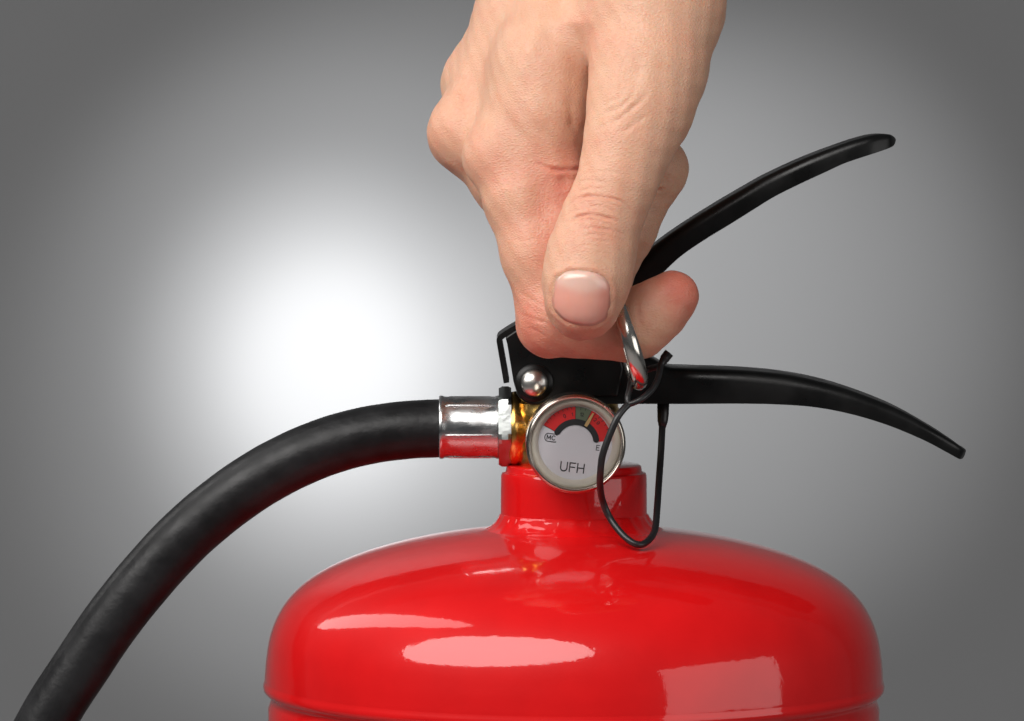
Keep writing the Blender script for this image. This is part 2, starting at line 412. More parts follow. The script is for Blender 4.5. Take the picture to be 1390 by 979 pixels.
def sector(name, r0, r1, a0, a1, z, mt, parent, hcap=False, th=0.00008):
    """curved strip from angle a0 to a1; hcap rounds both ends"""
    A = []; B = []; rm = (r0 + r1) / 2; hw = (r1 - r0) / 2; sg = 1 if a1 > a0 else -1
    def pair(a, h): A.append(pol(rm + h, a)); B.append(pol(rm - h, a))
    if hcap:
        for k in range(8): q = math.cos(math.pi / 2 * k / 8); pair(math.radians(a0) - sg * q * hw / rm, hw * math.sin(math.pi / 2 * k / 8) + 1e-6)
    for k in range(41): pair(math.radians(a0 + (a1 - a0) * k / 40), hw)
    if hcap:
        for k in range(7, -1, -1): q = math.cos(math.pi / 2 * k / 8); pair(math.radians(a1) + sg * q * hw / rm, hw * math.sin(math.pi / 2 * k / 8) + 1e-6)
    n = len(A)
    vs_ = [MG @ Vector((x, y, z + th)) for x, y in A + B]
    return from_py(name, vs_, [(k, k + 1, n + k + 1, n + k) for k in range(n - 1)], mt, parent, smooth=False)
def pol(r, a): return (r * math.cos(a), r * math.sin(a))
def flat(name, loop, z, th, mt, parent, M=None):
    M = M or MG; n = len(loop)
    vs_ = [M @ Vector((x, y, z)) for x, y in loop] + [M @ Vector((x, y, z + th)) for x, y in loop]
    m = bpy.data.meshes.new(name)
    bm = bmesh.new(); V = [bm.verts.new(v) for v in vs_]
    f = bm.faces.new(V[n:]); g = bm.faces.new(V[:n][::-1])
    for k in range(n): bm.faces.new((V[k], V[(k + 1) % n], V[n + (k + 1) % n], V[n + k]))
    bmesh.ops.triangulate(bm, faces=[f, g]); bmesh.ops.recalc_face_normals(bm, faces=bm.faces)
    bm.to_mesh(m); bm.free()
    return link(name, m, mt, parent, smooth=False)
def stroke(name, lines, w, z, th, mt, parent, M=None):
    """ink strokes: polylines as thin raised ribbons in one mesh"""
    M = M or MG; bm = bmesh.new()
    for ln in lines:
        for (x0, y0), (x1, y1) in zip(ln[:-1], ln[1:]):
            d = Vector((x1 - x0, y1 - y0)); L = d.length
            if L < 1e-9: continue
            d /= L; e = d * (w * 0.45); nn = Vector((-d.y, d.x)) * (w / 2)
            q = [(x0 - e.x + nn.x, y0 - e.y + nn.y), (x0 - e.x - nn.x, y0 - e.y - nn.y), (x1 + e.x - nn.x, y1 + e.y - nn.y), (x1 + e.x + nn.x, y1 + e.y + nn.y)]
            V = [bm.verts.new(M @ Vector((a, b, z + th))) for a, b in q]; bm.faces.new(V)
            z += 1.5e-7
    m = bpy.data.meshes.new(name); bmesh.ops.recalc_face_normals(bm, faces=bm.faces); bm.to_mesh(m); bm.free()
    return link(name, m, mt, parent, smooth=False)
RO = math.radians(7)
sector('red_zone', 0.0058, 0.0092, 157, 97, ZD, M_dred, case)
sector('green_zone', 0.0058, 0.0092, 96.2, 70.5, ZD, M_dgreen, case)
sector('red_zone', 0.0058, 0.0092, 69.7, 10, ZD, M_dred, case)
stroke('zone_divider', [[(0.0092 * math.cos(math.radians(a)), 0.0092 * math.sin(math.radians(a))), (0.0058 * math.cos(math.radians(a)), 0.0058 * math.sin(math.radians(a)))] for a in (157.4, 96.6, 70.1)], 0.00012, ZD, 0.00012, M_ink, dial)
sector('needle_slot', 0.00455, 0.0061, 155, 16, ZD + 0.0001, M_ink, case, hcap=True)
na = math.radians(66)
def pol(r, a): return (r * math.cos(a), r * math.sin(a))
flat('needle', [pol(0.0050, na - 0.075), pol(0.0060, na - 0.075), pol(0.0088, na - 0.02), pol(0.0088, na + 0.02), pol(0.0060, na + 0.075), pol(0.0050, na + 0.075)], ZD + 0.0004, 0.0002, M_gold, case)
# lettering (dial units: millimetres, dial frame rotated with the gauge)
def place(lines, cx, cy, s, rot=0.0):
    c, q = math.cos(rot), math.sin(rot)
    return [[((cx + s * (x * c - y * q)) / 1000, (cy + s * (x * q + y * c)) / 1000) for x, y in ln] for ln in lines]
def arcp(cx, cy, rx, ry, a0, a1, n=14): return [(cx + rx * math.cos(math.radians(a0 + (a1 - a0) * k / n)), cy + ry * math.sin(math.radians(a0 + (a1 - a0) * k / n))) for k in range(n + 1)]
U = [[(0, 1)] + arcp(.36, .36, .36, .36, 180, 360) + [(.72, 1)]]
F = [[(0, 0), (0, 1), (.62, 1)], [(0, .52), (.54, .52)]]
H = [[(0, 0), (0, 1)], [(.72, 0), (.72, 1)], [(0, .52), (.72, .52)]]
def sh(ls, dx): return [[(x + dx, y) for x, y in l] for l in ls]
stroke('lettering', place(sh(U, 0) + sh(F, 1.02) + sh(H, 1.9), -2.95, -7.35, 2.25), 0.00027, ZD, 0.0001, M_ink, dial)
MM = [[(0, 0), (0, 1), (.4, .25), (.8, 1), (.8, 0)]]; CC = [arcp(.42, .5, .42, .5, 45, 315)]
ring = [[(.0, 1.0), (-1.0, 1.0)] + arcp(-1.0, 0, .8, 1.0, 90, 270) + [(.4, -1)] + arcp(.7, 0.0, .9, 1.0, 270, 300, 5)] + [[(-0.2, 1.0), (.5, 1.0)] + arcp(.5, 0.0, 1.1, 1.0, 90, 50, 6)]
stroke('lettering', place(ring, -6.05, 0.62, 1.0, -0.02) + place(sh(MM, -1.05) + sh(CC, .12), -6.15, 0.12, 1.05), 0.0002, ZD, 0.0001, M_ink, dial)
EE = [[(.6, 0), (0, 0), (0, 1), (.6, 1)], [(0, .52), (.5, .52)]]
BB = [[(0, .5), (.45, .5)]]
stroke('lettering', place(EE + sh(BB, 2.0), 5.45, -1.15, 1.25), 0.00017, ZD, 0.0001, M_ink, dial)
def small(ls, cx, cy, s, rot): return place(ls, cx, cy, s, rot)
ZERO = [arcp(.3, .5, .3, .5, 0, 360, 12)]; ONE = [[(0, .75), (.25, 1), (.25, 0)]]; TWO = [arcp(.3, .7, .3, .3, 160, -30, 8) + [(0, 0), (.6, 0)]]
txt = []
txt += small(ZERO, *[v * 1000 for v in pol(.0069, math.radians(121))], 0.9, math.radians(28))
txt += small(ONE, *[v * 1000 for v in pol(.0069, math.radians(104))], 0.8, math.radians(12))
txt += small(ONE, *[v * 1000 for v in pol(.0070, math.radians(87))], 0.8, 0) + small(TWO, *[v * 1000 for v in pol(.0070, math.radians(84))], 0.8, 0)
txt += small(TWO, *[v * 1000 for v in pol(.0073, math.radians(58))], 0.8, math.radians(-30)) + small(ZERO, *[v * 1000 for v in pol(.0073, math.radians(50))], 0.8, math.radians(-38))
for a in (150, 142, 134, 126, 118, 110, 103, 88, 80, 62, 54, 46, 38, 30): txt.append([pol(.0086, math.radians(a)), pol(.0091, math.radians(a))])
stroke('lettering', txt, 0.00014, ZD + 0.00008, 0.0001, M_ink, dial)
gl_part('clear_window', [(0.0112, 0.0), (0.0100, 0.00025), (0.006, 0.0005), (0, 0.00055)], M_glass)

# ------------------------------------------------------------------ pull ring with its pin
pr = empty('pull_ring', Pm(868, 523, -12), 'shiny steel pull ring hooked over the index finger', 'ring')
e1 = (Pm(874, 533, -36) - Pm(834, 392, -36)).normalized()
e2 = Vector((0.06, -1, 0)).normalized()
rc = Pm(851.5, 463, -36); RR = 67.5 * mmpx * 0.973 - 0.0019
ringpts = [rc + e1 * (RR * math.cos(2 * math.pi * k / 64)) + e2 * (RR * math.sin(2 * math.pi * k / 64)) for k in range(65)]
tube('wire_ring', ringpts, 0.0022, M_nickel, pr, 20, caps=False)
tube('pin', [Pm(869, 524, -37), Pm(869, 523, -30), Pm(869, 521, -8)], 0.0011, M_nickel, pr, 16)

# ------------------------------------------------------------------ black plastic tamper seal
seal = empty('tamper_seal', Pm(900, 545, 0), 'thin black plastic tamper seal looped through the pull ring and hanging past the gauge', 'seal')
sp = [(853, 549, -41), (846, 556, -42), (837, 569, -43), (825, 597, -43), (817.5, 620, -42.5), (815, 642, -41), (814.5, 660, -38), (818, 680, -33), (826, 700, -32), (839, 719, -33.5), (855, 734.5, -35.5), (869, 739.5, -35.5), (881, 733, -32), (889, 719, -26), (892, 690, -19), (894.5, 653, -11), (897, 617, -5), (899, 579, -1), (900, 560, 0)]
tube('strap', catmull([Pm(*q) for q in sp], 10), 0.00088, M_plastic, seal, 14)
tube('strap_root', [Pm(899.3, 580, -1), Pm(899.6, 572, -0.5), Pm(900, 562, 0), Pm(900.5, 538, 0)], [0.0009, 0.00135, 0.0015, 0.0016], M_plastic, seal, 14)
lp = [(853, 549, -41), (852, 540, -40.5), (854.5, 528, -39), (858, 514, -36), (866, 507, -31), (880, 501.5, -29), (892, 498, -31), (897, 496, -32)]
tube('strap_loop', catmull([Pm(*q) for q in lp], 8), [0.0008] * 57, M_plastic, seal, 12)
lp2 = [(853, 549, -41), (862, 546, -41.5), (873, 540, -41), (884, 530, -39), (891, 519, -37), (894.5, 508, -34), (897, 496, -32), (903, 486, -31), (908.5, 479, -31)]
rad2 = [0.0008] * 49 + [0.0008 + 0.00045 * min(1, k / 6) for k in range(16)]
tube('strap_clip', catmull([Pm(*q) for q in lp2], 8), rad2, M_plastic, seal, 12)
# ------------------------------------------------------------------ hand (one continuous skin, grown from bones as a distance field)
VOX = 0.36                                   # mm
def Hm(px, py, y): return np.array(Pm(px, py, y), dtype=np.float64) * 1000.0
lo = np.array([Hm(560, 510, 0)[0] - 3, -72.0, Hm(700, 508, -30)[2]]); hi = np.array([Hm(1030, 0, 0)[0], 46.0, Hm(700, -330, 0)[2]])
N = np.ceil((hi - lo) / VOX).astype(int) + 1
AX = [lo[i] + VOX * np.arange(N[i], dtype=np.float32) for i in range(3)]
AX = [a.astype(np.float32) for a in AX]

class Field:
    def __init__(s, margin=0): s.margin = margin; s.f = np.full(tuple(N), 30.0, np.float32)
    def cone(s, a, b, r1, r2, k=3.0, sc=(1, 1, 1)):
        a = np.asarray(a, np.float32); b = np.asarray(b, np.float32); sc = np.asarray(sc, np.float32)
        m = max(k, 2.0, s.margin) + 1.0; rr = max(r1, r2)
        pad = rr / sc + m
        mn = np.minimum(a, b) - pad; mx = np.maximum(a, b) + pad
        i0 = np.clip(np.floor((mn - lo) / VOX).astype(int), 0, N - 1); i1 = np.clip(np.ceil((mx - lo) / VOX).astype(int) + 1, 1, N)
        sl = tuple(slice(i0[i], i1[i]) for i in range(3))
        g = [AX[i][sl[i]] for i in range(3)]
        ba = (b - a) * sc; L2 = float((ba * ba).sum()) + 1e-9
        X = ((g[0] - a[0]) * sc[0])[:, None, None]; Y = ((g[1] - a[1]) * sc[1])[None, :, None]; Zz = ((g[2] - a[2]) * sc[2])[None, None, :]
        t = np.clip((X * ba[0] + Y * ba[1] + Zz * ba[2]) / L2, 0, 1)
        t2 = t
        d = np.sqrt((X - t * ba[0]) ** 2 + (Y - t * ba[1]) ** 2 + (Zz - t * ba[2]) ** 2) - (r1 + (r2 - r1) * t2)
        s.f[sl] = smin(s.f[sl], d, k); return s
    def chain(s, pts, k=3.0, sc=(1, 1, 1)):
        for (p, r), (q, w) in zip(pts[:-1], pts[1:]): s.cone(p, q, r, w, k, sc)
        return s
    def ball(s, p, r, k=3.0, sc=(1, 1, 1)): return s.cone(p, np.asarray(p) + 0.01, r, r, k, sc)
def smin(a, b, k):
    h = np.maximum(k - np.abs(a - b), 0.0) / k
    return np.minimum(a, b) - h * h * k * 0.25

# palm and metacarpals
palm = Field(17)
K = 9
palm.chain([(Hm(838, -330, 8), 20), (Hm(826, -200, 6), 19), (Hm(805, -90, -2), 15), (Hm(748, 70, -15), 11.5), (Hm(694, 203, -24), 10.2)], K)   # index
palm.chain([(Hm(830, -330, 16), 20), (Hm(800, -190, 14), 17), (Hm(716, 20, 2), 11.5), (Hm(642, 178, -7), 10.0)], K)                             # middle
palm.chain([(Hm(830, -330, 20), 20), (Hm(810, -190, 24), 16), (Hm(730, -10, 17), 11.5), (Hm(661, 128, 11), 9.6)], K)                             # ring
palm.chain([(Hm(840, -330, 22), 20), (Hm(830, -190, 30), 15), (Hm(760, -30, 31), 11.5), (Hm(690, 85, 28), 8.8)], K)                              # little
palm.chain([(Hm(840, -60, 0), 16), (Hm(800, 60, 0), 13), (Hm(760, 150, 2), 10)], K)                                                              # palm pad
palm.ball(Hm(745, 95, -24), 12.0, 10)            # first dorsal interosseous
palm.ball(Hm(742, 165, -27), 11.0, 8)
palm.ball(Hm(744, 222, -29), 8.6, 6)
palm.ball(Hm(762, 262, -31), 7.5, 6); palm.ball(Hm(764, 305, -35), 6.0, 5)
palm.ball(Hm(668, 214, -28), 7.2, 5)             # index knuckle
palm.ball(Hm(625, 184, -9), 7.0, 6); palm.ball(Hm(643, 108, 6), 6.2, 10)              # middle knuckle

fing = Field()
fing.chain([(Hm(692, 206, -25), 9.8), (Hm(708, 268, -30), 9.3), (Hm(731, 345, -34), 8.9), (Hm(752, 428, -36), 8.7), (Hm(757, 434, -36), 8.6)], 3)
fing.chain([(Hm(757, 434, -36), 8.6), (Hm(800, 441, -36.5), 7.9), (Hm(848, 444, -36), 8.1), (Hm(866, 440, -36), 7.9), (Hm(892, 421, -36), 7.2), (Hm(914, 402, -36), 6.4)], 3)
fing.ball(Hm(737, 451, -36), 4.9, 4)
mid = Field()
mid.chain([(Hm(642, 178, -7), 9.8), (Hm(690, 245, -10), 9.0), (Hm(740, 315, -15), 8.6), (Hm(806, 388, -18), 8.4)], 3)
mid.chain([(Hm(806, 388, -18), 8.4), (Hm(848, 310, -18), 7.6), (Hm(889, 229, -17), 7.9)], 3)
mid.chain([(Hm(889, 229, -17), 7.9), (Hm(850, 190, -15), 7.4), (Hm(815, 185, -12), 6.8)], 3)
fing.f = smin(fing.f, mid.f, 0.8)
rng_ = Field()
rng_.chain([(Hm(661, 128, 11), 9.2), (Hm(772, 345, 0), 8.2), (Hm(850, 205, 1), 7.6), (Hm(815, 150, 2), 6.8)], 3)
fing.f = smin(fing.f, rng_.f, 0.8)
rng_ = Field()
rng_.chain([(Hm(690, 85, 28), 8.4), (Hm(775, 270, 16), 7.2), (Hm(835, 165, 16), 6.8), (Hm(805, 120, 16), 6.2)], 3)
fing.f = smin(fing.f, rng_.f, 0.8)
del rng_, mid
palm.f = smin(palm.f, fing.f, 4.0); del fing

thumb = Field(17)
thumb.chain([(Hm(885, -200, -12), 20), (Hm(893, -60, -24), 18), (Hm(891, 10, -33), 16.5), (Hm(880, 95, -40), 14.0), (Hm(868, 150, -44), 12.4), (Hm(852, 200, -47.5), 10.2), (Hm(837, 250, -50), 9.1), (Hm(816, 300, -51.5), 9.2), (Hm(801, 350, -53.5), 10.0), (Hm(794, 388, -55.2), 9.6), (Hm(790, 412, -56.2), 8.3)], 4, (1, 1.12, 1))
thumb.chain([(Hm(803, 345, -50), 9.0), (Hm(796, 385, -51), 8.8), (Hm(792, 418, -52), 7.4)], 4)
# thumb and hand: one smooth mass near the wrist, a pressed fold further down
zt = AX[2]
z_a, z_b = Hm(800, 120, -40)[2], Hm(800, 30, -40)[2]
kk = (1.0 + 15.0 * np.clip((zt - z_a) / (z_b - z_a), 0, 1) ** 1.3)[None, None, :].astype(np.float32)
thumb_only = thumb.f.copy()
F_ = smin(palm.f, thumb.f, kk)
del palm, thumb

def surface_nets(f):
    s = f < 0
    nx, ny, nz = f.shape
    c = np.zeros((nx - 1, ny - 1, nz - 1), np.uint8)
    for dx in (0, 1):
        for dy in (0, 1):
            for dz in (0, 1): c += s[dx:nx - 1 + dx, dy:ny - 1 + dy, dz:nz - 1 + dz]
    act = (c > 0) & (c < 8)
    idx = np.argwhere(act)
    vid = np.full(act.shape, -1, np.int32); vid[act] = np.arange(len(idx), dtype=np.int32)
    acc = np.zeros((len(idx), 3), np.float64); cnt = np.zeros(len(idx))
    corners = [(dx, dy, dz) for dx in (0, 1) for dy in (0, 1) for dz in (0, 1)]
    val = {cc: f[idx[:, 0] + cc[0], idx[:, 1] + cc[1], idx[:, 2] + cc[2]].astype(np.float64) for cc in corners}
    for a in corners:
        for ax in range(3):
            if a[ax]: continue
            b = list(a); b[ax] = 1; b = tuple(b)
            va, vb = val[a], val[b]; m = (va < 0) != (vb < 0)
            t = np.where(m, va / np.where(m, va - vb, 1), 0)
            p = np.array(a, float)[None, :].repeat(len(idx), 0); p[:, ax] += t
            acc[m] += p[m]; cnt[m] += 1
    v = idx + acc / cnt[:, None]
    quads = []
    for ax in range(3):
        o1, o2 = [(1, 2), (2, 0), (0, 1)][ax]
        sl0 = [slice(None)] * 3; sl1 = [slice(None)] * 3
        sl0[ax] = slice(0, -1); sl1[ax] = slice(1, None)
        A, B = s[tuple(sl0)], s[tuple(sl1)]
        e = np.argwhere(A != B)
        ok = (e[:, o1] > 0) & (e[:, o2] > 0) & (e[:, o1] < f.shape[o1] - 1) & (e[:, o2] < f.shape[o2] - 1)
        e = e[ok]; inside = A[e[:, 0], e[:, 1], e[:, 2]]
        def g(d1, d2):
            q = e.copy(); q[:, o1] -= d1; q[:, o2] -= d2
            return vid[q[:, 0], q[:, 1], q[:, 2]]
        q = np.stack([g(1, 1), g(0, 1), g(0, 0), g(1, 0)], 1)
        q[~inside] = q[~inside][:, ::-1]
        quads.append(q)
    return v * VOX + lo, np.concatenate(quads)

F_[:, :, -1] = np.maximum(F_[:, :, -1], 1.0)      # close the wrist end
F_[:, :, -2] = np.maximum(F_[:, :, -2], 0.3)
HV, HQ = surface_nets(F_)
# a little relaxation takes the voxel steps out
def edges_of(q): return np.concatenate([q[:, [0, 1]], q[:, [1, 2]], q[:, [2, 3]], q[:, [3, 0]]])
E = edges_of(HQ); deg = np.bincount(E[:, 0], minlength=len(HV)) + np.bincount(E[:, 1], minlength=len(HV))
def smooth_(v, n, lam):
    for _ in range(n):
        acc = np.zeros_like(v)
        for ax in range(v.shape[1]):
            acc[:, ax] = np.bincount(E[:, 0], v[E[:, 1], ax], len(v)) + np.bincount(E[:, 1], v[E[:, 0], ax], len(v))
        v = v + lam * (acc / deg[:, None] - v)
    return v
HV = smooth_(HV, 3, 0.5)
def normals_(v):
    a = v[HQ[:, 2]] - v[HQ[:, 0]]; b = v[HQ[:, 3]] - v[HQ[:, 1]]
    fn = np.cross(a, b); n = np.zeros_like(v)
    for k in range(4):
        for ax in range(3): n[:, ax] += np.bincount(HQ[:, k], fn[:, ax], len(v))
    return n / (np.linalg.norm(n, axis=1, keepdims=True) + 1e-9)
HN = normals_(HV)

# where each skin point shows in the photo (used to lay creases where the skin really folds)
cp_ = np.array(CAM) * 1000; f_ = np.array(FWD); u_ = np.array(UPV)
def to_px(v):
    d = v - cp_; w = d @ f_
    return 695 + FPX * d[:, 0] / w, 489.5 - FPX * (d @ u_) / w
HX, HY = to_px(HV)
def polydist(x, y, line):
    best = np.full(len(x), 1e9)
    tt = np.zeros(len(x)); L = 0; tot = sum(math.dist(a, b) for a, b in zip(line[:-1], line[1:]))
    for (x0, y0), (x1, y1) in zip(line[:-1], line[1:]):
        dx, dy = x1 - x0, y1 - y0; l2 = dx * dx + dy * dy
        t = np.clip(((x - x0) * dx + (y - y0) * dy) / l2, 0, 1)
        d = np.hypot(x - x0 - t * dx, y - y0 - t * dy)
        m = d < best; best[m] = d[m]; tt[m] = (L + t[m] * math.sqrt(l2)) / tot; L += math.sqrt(l2)
    return best, tt
def smooth_line(pts, n=6): return [(v.x, v.y) for v in catmull([(a, b, 0) for a, b in pts], n)]
gi = np.clip(np.round((HV - lo) / VOX).astype(int), 0, N - 1); on_thumb = thumb_only[gi[:, 0], gi[:, 1], gi[:, 2]] < 0.45
disp = np.zeros(len(HV)); red = np.zeros(len(HV))
facing = HN[:, 1] < 0.15
def crease(pts, depth, width, ymin=-99, ymax=99, lip=0.35, tint=0.0, part=None):
    ln = smooth_line(pts); x0 = min(p[0] for p in ln) - 25; x1 = max(p[0] for p in ln) + 25; y0 = min(p[1] for p in ln) - 25; y1 = max(p[1] for p in ln) + 25
    m = np.where((HX > x0) & (HX < x1) & (HY > y0) & (HY < y1) & facing & (HV[:, 1] > ymin) & (HV[:, 1] < ymax) & (True if part is None else on_thumb == (part == 'thumb')))[0]
    x, y = HX[m], HY[m]
    x = x + 0.8 * np.sin(y * .13 + x * .11 + depth * 40); y = y + 0.9 * np.sin(x * .12 + depth * 70) + .25 * np.sin(x * .4 + y * .2)
    d, t = polydist(x, y, ln); fade = np.clip(np.minimum(t, 1 - t) / 0.3, 0, 1) * (0.75 + 0.25 * np.sin(t * 17 + depth * 90))
    disp[m] += fade * (-depth * np.exp(-(d / width) ** 2) + depth * lip * np.exp(-((d - 2.2 * width) / (1.3 * width)) ** 2))
    if tint: red[m] += fade * 0.55 * tint * np.exp(-(d / (width * 1.6)) ** 2)
TH = dict(ymin=-80, ymax=-46)
# thumb joint
for pts, dp, wd, ti in [
    ([(764, 284), (783, 271), (806, 266), (830, 269), (856, 284), (862, 296)], 0.30, 2.0, .5),
    ([(762, 303), (783, 295), (806, 292), (828, 296), (850, 308)], 0.36, 2.0, .6),
    ([(778, 299), (800, 298), (818, 301)], 0.20, 1.6, .2),
    ([(790, 311), (812, 309), (832, 313), (852, 322)], 0.22, 1.8, .3),
    ([(775, 262), (800, 256), (824, 258)], 0.12, 1.6, 0), ([(814, 262), (838, 266), (858, 278)], 0.10, 1.5, 0),
    ([(784, 321), (802, 318), (822, 321)], 0.12, 1.6, 0), ([(798, 327), (818, 327), (842, 334)], 0.10, 1.6, 0),
    ([(788, 284), (806, 280), (826, 283), (844, 292)], 0.12, 1.5, .1), ([(770, 292), (784, 286), (800, 285)], 0.10, 1.4, .1),
    ([(780, 337), (800, 333), (818, 337)], 0.08, 1.6, 0), ([(800, 345), (820, 342), (838, 347)], 0.07, 1.6, 0),
    ([(780, 250), (806, 245), (834, 250)], 0.08, 1.8, 0), ([(796, 236), (824, 232), (856, 240)], 0.07, 1.8, 0)]:
    crease(pts, dp * 1.25, wd, tint=ti, **TH)
# thumb root wrinkles
TR = dict(ymin=-80, ymax=-40)
crease([(822, 168), (838, 162), (852, 152), (868, 138), (880, 120)], 0.26, 3.0, tint=.2, **TR)
crease([(812, 160), (826, 150), (842, 146), (856, 132), (862, 112)], 0.18, 3.0, tint=.1, **TR)
crease([(832, 182), (850, 176), (868, 164), (884, 150)], 0.16, 3.0, **TR)
crease([(818, 146), (830, 138), (842, 134)], 0.12, 3.0, **TR)
crease([(806, 178), (816, 172), (828, 168)], 0.12, 2.6, **TR)
crease([(850, 120), (866, 96), (872, 60)], 0.22, 9, lip=.1, **TR)
# index root fold and side lines
crease([(724, 220), (744, 227), (766, 232), (806, 226)], 0.5, 2.8, ymin=-60, ymax=-20, lip=.3, tint=.8, part='hand')
crease([(740, 238), (762, 246), (806, 240)], 0.5, 10, ymin=-60, ymax=-20, lip=0, tint=.3, part='hand')
crease([(770, 130), (778, 165), (788, 205)], 0.35, 5.0, ymin=-60, ymax=-20, lip=.2, tint=.2, part='hand')
crease([(690, 322), (712, 326), (736, 322)], 0.10, 2.5, ymin=-60, ymax=-26)
crease([(700, 392), (722, 408), (742, 418)], 0.12, 2.4, ymin=-60, ymax=-26)
crease([(706, 424), (724, 434), (744, 440), (760, 452)], 0.20, 2.2, ymin=-60, ymax=-26, tint=.2)
crease([(712, 446), (728, 448), (746, 460)], 0.16, 2.0, ymin=-60, ymax=-26, tint=.2)
# middle finger joint fold
crease([(868, 257), (886, 258), (906, 255)], 0.5, 2.0, ymin=-40, ymax=-8, tint=.9)
# index fingertip joint, beside the ring
crease([(862, 408), (868, 425), (869, 446)], 0.35, 3.0, ymin=-60, ymax=-26, tint=.3)
# tendons and hollows on the back of the hand
def ridge(pts, h, width, ymin=-99, ymax=99):
    ln = smooth_line(pts); m = np.where(facing & (HV[:, 1] > ymin) & (HV[:, 1] < ymax) & (HY < 330))[0]
    d, t = polydist(HX[m], HY[m], ln); fade = np.clip(np.minimum(t, 1 - t) / 0.3, 0, 1)
    disp[m] += fade * h * np.exp(-(d / width) ** 2)
ridge([(720, -110), (645, 60), (628, 110), (618, 150)], 0.5, 10, -60, 20)
ridge([(640, 60), (634, 120), (632, 170), (634, 215)], -0.45, 11, -60, 20)
ridge([(800, -140), (712, 80), (680, 160), (662, 205)], 0.5, 12, -60, 20)

# nail: soft wall of skin around it, flattened bed
NAIL = [(751, 420), (749.5, 405), (752, 389), (757, 375.5), (770, 368.5), (789, 367), (810, 371), (824, 381), (829.5, 394), (829, 410), (826.5, 424), (821, 434.5), (804.5, 442), (784, 441), (765, 434.5)]
nl = NAIL + [NAIL[0]]
m = np.where((HX > 725) & (HX < 860) & (HY > 345) & (HY < 465) & (HN[:, 1] < 0.1) & (HV[:, 1] < -47))[0]
dn, _ = polydist(HX[m], HY[m], nl)
ins = np.zeros(len(m), bool)
for (x0, y0), (x1, y1) in zip(nl[:-1], nl[1:]):
    cnd = ((y0 > HY[m]) != (y1 > HY[m])); xx = (x1 - x0) * (HY[m] - y0) / (y1 - y0 + 1e-9) + x0
    ins ^= cnd & (HX[m] < xx)
sd = np.where(ins, -dn, dn)
low = np.clip((HY[m] - 425) / 15, 0, 1)           # free edge: no wall there
disp[m] += (0.30 - 0.16 * low) * np.exp(-((sd - 5.0) / 4.5) ** 2) - 0.06 * np.exp(-((sd) / 2.4) ** 2) * (sd > -6)
red[m] += 0.2 * np.exp(-((sd - 3) / 6.0) ** 2)

# fine unevenness of the flesh
disp += 0.10 * np.sin(HV[:, 0] * .9 + HV[:, 2] * .45) * np.sin(HV[:, 1] * .7 - HV[:, 2] * .6)
HV0 = HV.copy(); HV = HV + HN * disp[:, None]

# natural redness of knuckles, finger ends and the pressed fold; paler tendons
def spot(px, py, y, r, a):
    c = Hm(px, py, y); d2 = ((HV - c) ** 2).sum(1); red[:] += a * np.exp(-d2 / (r * r))
for q in [(655, 222, -36, 8, .30), (600, 190, -12, 10, .2), (700, 300, -42, 10, .1), (765, 265, -40, 9, .6), (775, 210, -38, 7, .3), (752, 330, -44, 8, .4),
          (735, 460, -40, 10, .5), (790, 478, -40, 10, .35), (795, 450, -58, 8, .55), (805, 300, -62, 10, .25), (928, 382, -38, 10, .75), (940, 395, -38, 8, .35),
          (905, 385, -40, 9, .35), (690, 420, -42, 12, .2), (715, 440, -42, 9, .3), (800, 62, -40, 10, .35), (760, 100, -40, 14, -.1), (880, 60, -50, 20, -.1), (725, 175, -38, 12, .15), (830, 395, -56, 5, .3)]:
    spot(*q)
red = np.clip(red, -0.4, 1.6)

hm = bpy.data.meshes.new('hand')
hm.vertices.add(len(HV)); hm.vertices.foreach_set('co', (HV / 1000.0).astype(np.float32).ravel())
hm.loops.add(len(HQ) * 4); hm.loops.foreach_set('vertex_index', HQ.astype(np.int32).ravel())
hm.polygons.add(len(HQ)); hm.polygons.foreach_set('loop_start', np.arange(0, len(HQ) * 4, 4, dtype=np.int32))
hm.polygons.foreach_set('use_smooth', np.ones(len(HQ), bool))
hm.update(calc_edges=True); hm.validate()
at_ = hm.attributes.new('redness', 'FLOAT', 'POINT'); at_.data.foreach_set('value', red.astype(np.float32))

M_skin = mat('skin', (0.62, 0.34, 0.23), 0.45, 0, **{'Subsurface Weight': 0.55, 'Subsurface Scale': 0.0026, 'Specular IOR Level': 0.42})
b = M_skin.node_tree.nodes['Principled BSDF']; b.inputs['Subsurface Radius'].default_value = (1.0, 0.38, 0.22)
nt = M_skin.node_tree
at = node(M_skin, 'ShaderNodeAttribute', attribute_name='redness')
tc = node(M_skin, 'ShaderNodeTexCoord')
n1 = node(M_skin, 'ShaderNodeTexNoise'); n1.inputs['Scale'].default_value = 130; n1.inputs['Detail'].default_value = 5
n2 = node(M_skin, 'ShaderNodeTexNoise'); n2.inputs['Scale'].default_value = 900; n2.inputs['Detail'].default_value = 3
nt.links.new(tc.outputs['Object'], n1.inputs['Vector']); nt.links.new(tc.outputs['Object'], n2.inputs['Vector'])
def math_(op, a, b_):
    n = node(M_skin, 'ShaderNodeMath', operation=op)
    for i, v in enumerate((a, b_)):
        if isinstance(v, (int, float)): n.inputs[i].default_value = v
        else: nt.links.new(v, n.inputs[i])
    return n.outputs[0]
blot = math_('MULTIPLY', math_('SUBTRACT', n1.outputs[0], 0.5), 0.55)
fine = math_('MULTIPLY', math_('SUBTRACT', n2.outputs[0], 0.5), 0.35)
fac = math_('ADD', math_('ADD', math_('MULTIPLY', at.outputs['Fac'], 0.62), 0.30), math_('ADD', blot, fine))
rp = node(M_skin, 'ShaderNodeValToRGB'); cr = rp.color_ramp
cr.elements[0].position = 0.0; cr.elements[0].color = (0.69, 0.43, 0.29, 1)
